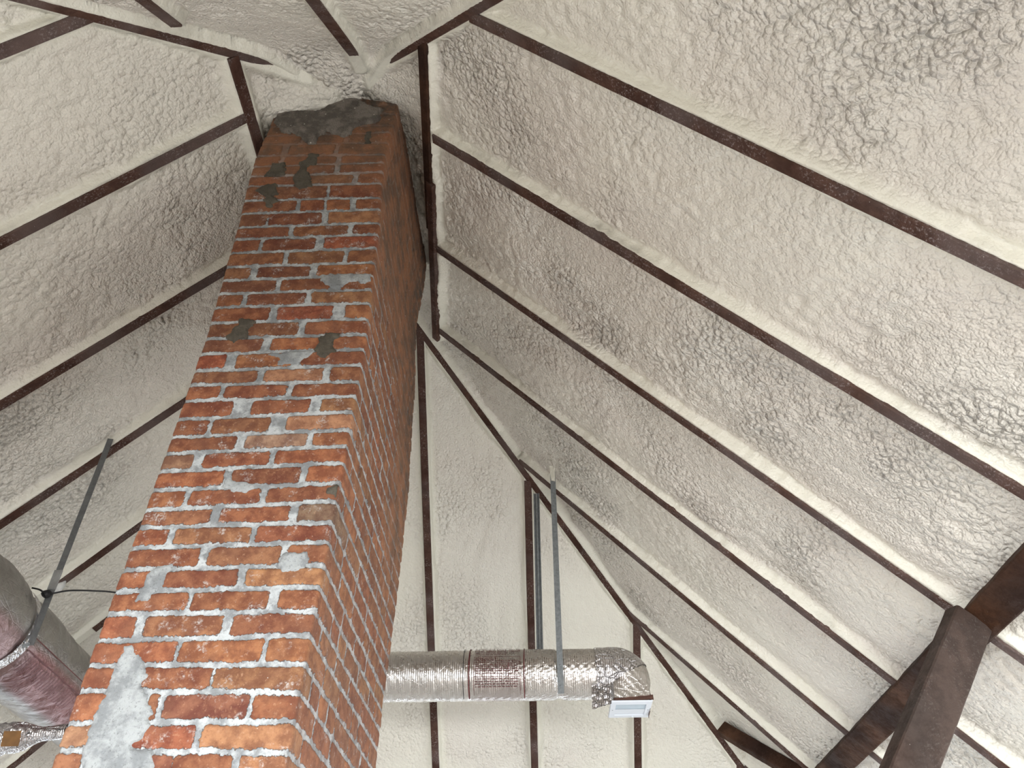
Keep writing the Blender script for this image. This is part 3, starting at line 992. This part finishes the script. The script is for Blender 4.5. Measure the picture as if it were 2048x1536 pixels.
# square the outlet end off towards the register box
bx = np.array([.479, DY, 1.475 + EYE])
q = sstep(Sg, sl[-1] - .17, sl[-1] - .01)[..., None]
sq = V - C
hx, hy = .102, .128
scl = np.minimum(hx / np.maximum(np.abs(sq[..., 0]), 1e-4), hy / np.maximum(np.abs(sq[..., 1]), 1e-4))[..., None]
sqv = sq * np.array([1, 1, 0]) * scl + sq * np.array([0, 0, 1])
V = C + sq * (1 - q) + sqv * q + np.array([bx[0] - endx, 0, 0]) * q
nu, nv = V.shape[:2]
sleeve = mesh_obj('foil_sleeve', V.reshape(-1, 3), grid_faces(nu, nv, flip=True), FOIL, root)
pr = np.exp(-((xl + .255) / .145) ** 8) * (1 - sstep(np.abs(Tg), 1.9, 2.1)) * .26
pr = np.clip(pr, 0, 1)
a = sleeve.data.attributes.new('print', 'FLOAT', 'POINT'); a.data.foreach_set('value', pr.reshape(-1).astype(np.float32))


def wrap_band(name, x0, x1, t0, t1, mat, nx=2, r=None):
    r = r or DR + .0062
    n = max(2, int(abs(t1 - t0) * r / .008))
    xs_ = np.linspace(x0, x1, nx); ts = np.linspace(t0, t1, n)
    A, T = np.meshgrid(xs_, ts, indexing='ij')
    V = np.stack([A, DY - r * np.cos(T), DZ + r * np.sin(T)], -1)
    return V.reshape(-1, 3), grid_faces(nx, n)


def join_parts(parts):
    vs, fs, k = [], [], 0
    for v, f in parts:
        vs.append(v); fs.append(np.asarray(f) + k); k += len(v)
    return np.concatenate(vs), np.concatenate(fs)


for x, w, m in ((-.452, .0035, INKK), (-.420, .0065, INKR), (-.110, .0055, INKR)):
    v, f = wrap_band('line', x - w / 2, x + w / 2, -1.35, 1.5, m)
    o = mesh_obj('printed_line', v, f, m, sleeve if False else root)
# printed frame and rows of fine print
parts = []
for x in (-.392, -.132):
    parts.append(wrap_band('', x - .001, x + .001, -1.15, .42, INKR))
for tt in (.42, .16, -.38):
    parts.append(wrap_band('', -.392, -.132, tt - .008, tt + .008, INKR, 24))
parts.append(wrap_band('', -.200, -.197, -.38, .16, INKR))
v, f = join_parts(parts)
mesh_obj('printed_frame', v, f, INKR, root)
rr = random.Random(9)
parts = []
for row, tt in enumerate((.62, .53, .36, .30, .24, .08, .01, -.08, -.16, -.26, -.46, -.56, -.66, -.76)):
    x = -.385
    xe = -.21 if row in (0, 1) else (-.27 if row in (2, 3) else -.145)
    while x < xe:
        w = rr.uniform(.008, .026)
        parts.append(wrap_band('', x, min(x + w, xe + .004), tt - .012, tt + .012, INKR, 4))
        x += w + .005
v, f = join_parts(parts)
mesh_obj('fine_print', v, f, INKR, root)


def wrapped_text(txt, size, xcen, theta, bold=True, xleft=None):
    cu = bpy.data.curves.new('lettering', 'FONT')
    cu.body = txt; cu.size = size; cu.align_x = 'LEFT' if xleft is not None else 'CENTER'; cu.align_y = 'CENTER'
    if bold:
        cu.offset = size * .018
    cu.resolution_u = 2
    tmp = bpy.data.objects.new('lettering', cu)
    COL.objects.link(tmp)
    dg = bpy.context.evaluated_depsgraph_get(); dg.update()
    me = bpy.data.meshes.new_from_object(tmp.evaluated_get(dg))
    bpy.data.objects.remove(tmp)
    r = DR + .0066
    for vtx in me.vertices:
        x, y, _ = vtx.co
        t = theta + y / r
        vtx.co = (x + (xleft if xleft is not None else xcen) - root.location.x, -r * math.cos(t), r * math.sin(t))
    me.name = 'lettering'
    me.materials.append(INKR)
    o = bpy.data.objects.new('lettering', me)
    return link(o, root)


wrapped_text('Duct Insulation  75', .034, -.262, 1.12)
wrapped_text('All-Service Duct  Wrap', .027, -.262, .93)
wrapped_text('Fiber Glass Insul  Wool', .027, -.262, .78)
wrapped_text('Faced with FSK Foil,  Type  75', .017, -.27, .69, False)

# loose foil flap, folded collar, kraft edge and the register
def crumpled(name, corners, nu_, nv_, amp, mat, seed, parent, thick=.0015):
    c = np.array(corners, float)
    u = np.linspace(0, 1, nu_); v = np.linspace(0, 1, nv_)
    A, B = np.meshgrid(u, v, indexing='ij')
    P = (c[0] * ((1 - A) * (1 - B))[..., None] + c[1] * (A * (1 - B))[..., None] + c[2] * (A * B)[..., None] + c[3] * ((1 - A) * B)[..., None])
    n = np.cross(c[1] - c[0], c[3] - c[0]); n /= np.linalg.norm(n)
    d = amp * fbm(A * 4 + seed, B * 4, seed, 4) + amp * .5 * np.abs(pn(A * 7, B * 7, seed + 1))
    Vf = P + d[..., None] * n; Vb = Vf - n * thick
    V = np.concatenate([Vf.reshape(-1, 3), Vb.reshape(-1, 3)])
    F1 = grid_faces(nu_, nv_); F2 = grid_faces(nu_, nv_, flip=True) + nu_ * nv_
    rim = [i * nv_ for i in range(nu_)] + [(nu_ - 1) * nv_ + j for j in range(1, nv_)] + \
          [i * nv_ + nv_ - 1 for i in range(nu_ - 2, -1, -1)] + [j for j in range(nv_ - 2, 0, -1)]
    R = [(rim[k], rim[(k + 1) % len(rim)], rim[(k + 1) % len(rim)] + nu_ * nv_, rim[k] + nu_ * nv_) for k in range(len(rim))]
    return mesh_obj(name, V, np.concatenate([F1, F2, np.array(R)]), mat, parent, smooth=True)


fy = DY - DR - .004
crumpled('foil_flap', [(.262, fy + .03, 1.555 + EYE), (.372, fy - .004, 1.560 + EYE), (.362, fy - .012, 1.440 + EYE), (.258, fy + .012, 1.418 + EYE)],
         34, 34, .012, FOILD, 11, root)
# overlapping wrap at the elbow
ks = [i for i in range(nu) if 2.74 < sl[i] < 2.93]
Vw = V[ks][:, :]
Cw = path[ks][:, None, :]
wob = .006 + .006 * fbm(Sg[ks] * 14, arc[ks] * 12, 540, 3)
Vw = Cw + (Vw - Cw) * (1 + wob / DR)[..., None]
mesh_obj('foil_collar', Vw.reshape(-1, 3), grid_faces(Vw.shape[0], Vw.shape[1], flip=True), FOILD, root)


def box(name, c, s, mat, parent=None, rot=None, bev=.002, origin=None, label=None, cat=None, group=None):
    bm = bmesh.new()
    bmesh.ops.create_cube(bm, size=1)
    bmesh.ops.scale(bm, vec=s, verts=bm.verts)
    if bev:
        bmesh.ops.bevel(bm, geom=bm.edges[:], offset=bev, segments=2, affect='EDGES', profile=.5)
    if rot is not None:
        bmesh.ops.rotate(bm, matrix=rot, verts=bm.verts)
    loc = Vector(c)
    if parent is not None:
        bmesh.ops.translate(bm, vec=loc - parent.location, verts=bm.verts)
    me = bpy.data.meshes.new(name); bm.to_mesh(me); bm.free()
    me.materials.append(mat)
    o = bpy.data.objects.new(name, me)
    if parent is None:
        o.location = loc
    link(o, parent)
    if label:
        tag(o, label, cat, group)
    return o


rz = 1.4565 + EYE
gx, gy = .4745, 4.627
hw_, hl_ = .1145, .137
# register face: four frame rails round an opening, a curved damper blade and a straight one
bm = bmesh.new()
def ring(z, ax, ay):
    return [bm.verts.new((sx * ax, sy * ay, z)) for sx, sy in ((-1, -1), (1, -1), (1, 1), (-1, 1))]
r1 = ring(.004, hw_, hl_); r2 = ring(-.004, hw_ - .003, hl_ - .003); r3 = ring(-.005, .083, .092); r4 = ring(.012, .081, .090)
for A_, B_ in ((r1, r2), (r2, r3), (r3, r4)):
    for k in range(4):
        bm.faces.new((A_[k], A_[(k + 1) % 4], B_[(k + 1) % 4], B_[k]))
bmesh.ops.recalc_face_normals(bm, faces=bm.faces)
for fce in bm.faces: fce.normal_flip()
bmesh.ops.translate(bm, vec=Vector((gx, gy, rz)) - root.location, verts=bm.verts)
me = bpy.data.meshes.new('register_frame'); bm.to_mesh(me); bm.free(); me.materials.append(PAINT)
regf = link(bpy.data.objects.new('register_frame', me), root)
regf['label'] = 'white painted metal outlet frame'
box('damper_blade', (gx, gy - .044, rz + .004), (.166, .092, .002), BLADE, root, Matrix.Rotation(math.radians(-3), 3, 'X'), .0005).parent = regf
box('damper_blade', (gx, gy + .046, rz + .0005), (.166, .094, .002), PAINT, root, Matrix.Rotation(math.radians(2), 3, 'X'), .0005).parent = regf
box('register_neck', (gx, gy, rz + .035), (.190, .215, .040), KRAFT, root, None, .002)
box('lever', (gx + .02, gy + .105, rz - .007), (.012, .006, .008), PAINT, root, None, .001).parent = regf
for sx in (-.098, .098):
    box('screw', (gx + sx, gy, rz - .005), (.006, .006, .002), STEEL, root, None, .0008).parent = regf
crumpled('kraft_edge', [(gx - .09, gy - .142, rz + .005), (gx + .118, gy - .142, rz + .004), (gx + .118, gy - .135, rz + .034), (gx - .09, gy - .135, rz + .014)],
         20, 8, .006, KRAFT, 21, root)
crumpled('kraft_edge', [(gx + .108, gy - .14, rz + .010), (gx + .112, gy + .10, rz - .02), (gx + .108, gy + .10, rz + .035), (gx + .104, gy - .14, rz + .04)],
         20, 8, .006, KRAFT, 22, root)

# ---- hangers of the branch duct
hb = empty('duct_hanger', (.09, DY - DR - .005, 1.52 + EYE), 'flat grey steel hanger strap in front of the branch duct with two screws', 'hanger', 'steel duct hangers')
sy = DY - DR - .008
strapo = beam('strap', (.092, sy + .0, 1.500 + EYE), (.092, sy - .0, 2.945 + EYE), .034, .004, (0, -1, 0), STEEL, parent=hb, rough=.0004, bev=.0008)
for z in (1.540, 1.655):
    bm = bmesh.new(); bmesh.ops.create_uvsphere(bm, u_segments=12, v_segments=8, radius=.0055)
    bmesh.ops.scale(bm, vec=(1, .5, 1), verts=bm.verts)
    bmesh.ops.translate(bm, vec=Vector((.092, sy - .0035, z + EYE)) - hb.location, verts=bm.verts)
    me = bpy.data.meshes.new('screw'); bm.to_mesh(me); bm.free(); me.materials.append(STEEL)
    link(bpy.data.objects.new('screw', me), strapo)
crumpled('foam_smear', [(.070, sy - .004, 2.99 + EYE), (.108, sy - .004, 2.985 + EYE), (.106, sy - .005, 2.865 + EYE), (.080, sy - .005, 2.87 + EYE)],
         14, 20, .008, FOAM, 31, hb)

# rear hanger is a ribbed steel stud
hb2 = empty('duct_hanger', (-.02, DY + DR + .02, 1.6 + EYE), 'ribbed grey steel stud hanger behind the branch duct, left of the flat strap', 'hanger', 'steel duct hangers')
prof = [(-.026, 0), (-.026, -.018), (-.017, -.018), (-.017, -.010), (-.009, -.010), (-.009, -.018), (.009, -.018), (.009, -.010), (.017, -.010), (.017, -.018), (.026, -.018), (.026, 0)]
zs_ = np.linspace(1.62, 2.965, 40)
Vv = []
for z in zs_:
    for (px, py) in prof:
        Vv.append((-.020 + px * .8, DY + DR + .03 + py, z + EYE))
Vv = np.array(Vv)
Vv2 = Vv + np.array([0, .0015, 0])
F = grid_faces(40, len(prof))
F = np.concatenate([F, grid_faces(40, len(prof), flip=True) + len(Vv)])
mesh_obj('stud', np.concatenate([Vv, Vv2]), F, STEEL, hb2, smooth=False)

# ---- the big trunk duct at lower left
td = np.array([-.078, .997, 0]); td /= np.linalg.norm(td)
tc = np.array([-2.57, 3.51, 1.51 + EYE]); TR = .218
ss = np.arange(-1.9, 2.0, .012)
path = np.array([tc + td * s for s in ss])
V, th = sweep(path, TR, 110)
C = path[:, None, :]
dv = (V - C) / TR
Sg, Tg = np.meshgrid(ss, th, indexing='ij'); arc = Tg * TR
# V[.,0] direction is +Z; angle grows towards cross(tan, up)
pin = -.022 * np.exp(-((Sg + .02) / .05) ** 2)
bulge = .014 * np.exp(-((Sg - .25) / .16) ** 2) + .016 * np.exp(-((Sg + .3) / .2) ** 2)
cr = .010 * fbm(Sg * 5, arc * 4, 601, 4) + .006 * (1 - np.abs(fbm(Sg * 9 + arc * 4, arc * 7, 602, 3)) * 3) * .5
step = .012 * sstep(Sg, -.02, .0)
fold = .010 * (1 - np.abs(pn(Sg * 4 + arc * 6, arc * 3, 603)) * 2) * np.exp(-((Sg + .05) / .2) ** 2)
V = C + dv * (TR + pin + bulge + cr - step + fold)[..., None]
troot = empty('trunk_duct', tuple(tc), 'big foil wrapped trunk duct at the lower left, running behind the chimney', 'duct')
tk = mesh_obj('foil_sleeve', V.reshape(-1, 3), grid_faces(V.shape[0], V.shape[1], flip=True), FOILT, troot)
# red printed zone low on the room side; nearer part is a painted reddish reflection
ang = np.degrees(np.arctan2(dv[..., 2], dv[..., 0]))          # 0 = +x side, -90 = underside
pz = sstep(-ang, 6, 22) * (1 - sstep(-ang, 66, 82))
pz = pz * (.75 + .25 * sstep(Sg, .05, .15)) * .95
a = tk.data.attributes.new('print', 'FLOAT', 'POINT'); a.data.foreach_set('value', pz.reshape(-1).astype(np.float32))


def trunk_pt(s, angdeg, r):
    side = np.array([td[1], -td[0], 0.0])        # to the right of travel (+x)
    a_ = math.radians(angdeg)
    return tc + td * s + (side * math.cos(a_) + np.array([0, 0, 1]) * math.sin(a_)) * r


def trunk_strip(a0, a1, s0, s1, r=None, n=30):
    pts = []
    r = r or TR + .012
    for k in range(n):
        f = k / (n - 1)
        s = s0 + (s1 - s0) * f
        pts.append(trunk_pt(s, a0, r)); pts.append(trunk_pt(s, a1, r))
    F = [(2 * k, 2 * k + 1, 2 * k + 3, 2 * k + 2) for k in range(n - 1)]
    return np.array(pts), np.array(F)


v, f = join_parts([trunk_strip(-10, -11.2, .0, 1.2, TR + .010), trunk_strip(-24, -25.5, .02, 1.2, TR + .010)])
mesh_obj('printed_line', v, f, INKR, troot)
parts = []
for k in range(22):
    s = .06 + k * .026
    pts = [trunk_pt(s, -28 - j * 3, TR + .0135) for j in range(8)]
    pts2 = [trunk_pt(s + .007, -28 - j * 3, TR + .0135) for j in range(8)]
    V_ = np.array([p for q_ in zip(pts, pts2) for p in q_])
    parts.append((V_, np.array([(2 * j, 2 * j + 1, 2 * j + 3, 2 * j + 2) for j in range(7)])))
v, f = join_parts(parts)
mesh_obj('fine_print', v, f, INKR, troot)
# tape strap round the pinch
tape = sweep(np.array([tc + td * s for s in (-.05, -.035, -.02, -.005, .01)]), TR + .004, 90)[0]
mesh_obj('foil_tape', tape.reshape(-1, 3), grid_faces(5, 91, flip=True), FOILD, troot)

h3 = empty('duct_hanger', (-2.335, 3.515, 1.75 + EYE), 'long grey steel hanger strap down to the big trunk duct at lower left', 'hanger', 'steel duct hangers')
beam('strap', (-2.338, 3.50, 1.42 + EYE), (-2.338, 3.50, 2.575 + EYE), .030, .004, (.2, -1, 0), STEELD, parent=h3, rough=.0006, bev=.0008)
beam('strap', (-2.338, 3.497, 1.425 + EYE), (-2.62, 3.497, 1.29 + EYE), .022, .004, (0, -.2, -1), STEEL, parent=h3, rough=.0006, bev=.0008)
box('tape', (-2.338, 3.497, 1.74 + EYE), (.038, .012, .10), plain('grey_tape', (.30, .30, .29), .5), h3, None, .002)
bm = bmesh.new(); bmesh.ops.create_icosphere(bm, subdivisions=3, radius=.036)
for vv in bm.verts:
    vv.co += vv.co * .25 * float(pn(vv.co.x * 30, vv.co.z * 30 + vv.co.y * 20, 7))
bmesh.ops.scale(bm, vec=(.95, .5, 1.25), verts=bm.verts)
loc = Vector(on(PL, -2.80, 4.232, .01))
bmesh.ops.rotate(bm, matrix=Matrix.Rotation(math.radians(45), 3, 'Y'), verts=bm.verts)
me = bpy.data.meshes.new('rafter_end_tape'); bm.to_mesh(me); bm.free(); me.materials.append(WHITEP)
me.polygons.foreach_set('use_smooth', np.ones(len(me.polygons), dtype=bool))
o = link(bpy.data.objects.new('rafter_end_tape', me)); o.location = loc
tag(o, 'small white tape wad wrapped on the cut rafter end behind the hanger strap', 'tape')


# cable
def tube(name, pts, r, mat, parent=None, nseg=8, label=None, cat=None, sub=8):
    pts = [np.array(p, float) for p in pts]
    P = [pts[0]] + pts + [pts[-1]]
    path = []
    for i in range(1, len(P) - 2):
        for k in range(sub):
            t = k / sub
            a_, b_, c_, d_ = P[i - 1], P[i], P[i + 1], P[i + 2]
            path.append(.5 * ((2 * b_) + (-a_ + c_) * t + (2 * a_ - 5 * b_ + 4 * c_ - d_) * t * t + (-a_ + 3 * b_ - 3 * c_ + d_) * t ** 3))
    path.append(P[-2])
    V, _ = sweep(path, r, nseg)
    m_ = V.shape[0]
    o = mesh_obj(name, V.reshape(-1, 3), grid_faces(m_, nseg + 1, flip=True), mat, parent,
                 origin=tuple(pts[0]) if parent is None else None)
    if label:
        tag(o, label, cat)
    return o


tube('cable', [(-2.427, 3.485, 1.694 + EYE), (-2.384, 3.485, 1.683 + EYE), (-2.344, 3.485, 1.659 + EYE), (-2.306, 3.485, 1.666 + EYE), (-2.237, 3.485, 1.677 + EYE), (-2.115, 3.485, 1.673 + EYE), (-1.991, 3.485, 1.66 + EYE), (-1.6, 3.49, 1.60 + EYE)], .0042, BLACKP, label='thin black cable tied round the left hanger strap above the big duct', cat='cable')
bm = bmesh.new(); bmesh.ops.create_icosphere(bm, subdivisions=2, radius=.020)
for vv in bm.verts:
    vv.co *= 1 + .35 * float(pn(vv.co.x * 90, vv.co.z * 90 + vv.co.y * 50, 3))
me = bpy.data.meshes.new('cable_knot'); bm.to_mesh(me); bm.free(); me.materials.append(BLACKP)
cb = bpy.data.objects['cable']
o = link(bpy.data.objects.new('cable_knot', me), cb); o.location = Vector((-2.344, 3.483, 1.66 + EYE)) - cb.location

# crumpled foil take-off with the brown card square under the trunk duct
fr = empty('foil_takeoff', (-2.7, 3.95, 1.13 + EYE), 'crumpled shiny foil duct stub with a brown square at the bottom left corner', 'duct')
pth = np.array([(-3.35 + .012 * k, 4.06 - .0025 * k, 1.10 + EYE + .0004 * k) for k in range(96)])
V, th = sweep(pth, .065, 60)
C = pth[:, None, :]; dv = (V - C) / .065
Sg, Tg = np.meshgrid(np.arange(96) * .012, th, indexing='ij')
rr2 = .066 + .014 * fbm(Sg * 14, Tg * 1.6, 701, 4) + .008 * np.abs(pn(Sg * 22, Tg * 3, 702))
rr2 = rr2 * (1 - .55 * sstep(Sg, .86, 1.02))
V = C + dv * rr2[..., None]
mesh_obj('foil_sleeve', V.reshape(-1, 3), grid_faces(96, 61, flip=True), FOILD, fr)
cdo = box('card_square', (-2.455, 3.80, 1.100 + EYE), (.072, .004, .068), CARD, fr, Matrix.Rotation(math.radians(-8), 3, 'Y') @ Matrix.Rotation(math.radians(25), 3, 'Z'), .001)
cdo['label'] = 'plain brown cardboard square'

# ------------------------------------------------------------------ low walls and floor
WALLM = wood_material('wainscot_boards', (.10, .055, .035), (.15, .09, .06), .2, (.3, .25, .2))
for nm, c_, s_ in (('wall_right', (2.95, 2.7, .5), (.1, 11.0, 1.0)), ('wall_left', (-4.85, 2.7, .5), (.1, 11.0, 1.0)),
                   ('wall_far', (-.95, 8.15, .5), (7.7, .1, 1.0)), ('wall_near', (-.95, -2.75, .5), (7.7, .1, 1.0))):
    o = box(nm, c_, s_, WALLM, None, None, 0)
    o['kind'] = 'structure'
fl = mesh_obj('floor', [(-9, -6, 0), (9, -6, 0), (9, 11, 0), (-9, 11, 0)], [(0, 1, 2, 3)], FLOORM, smooth=False)
fl['kind'] = 'structure'
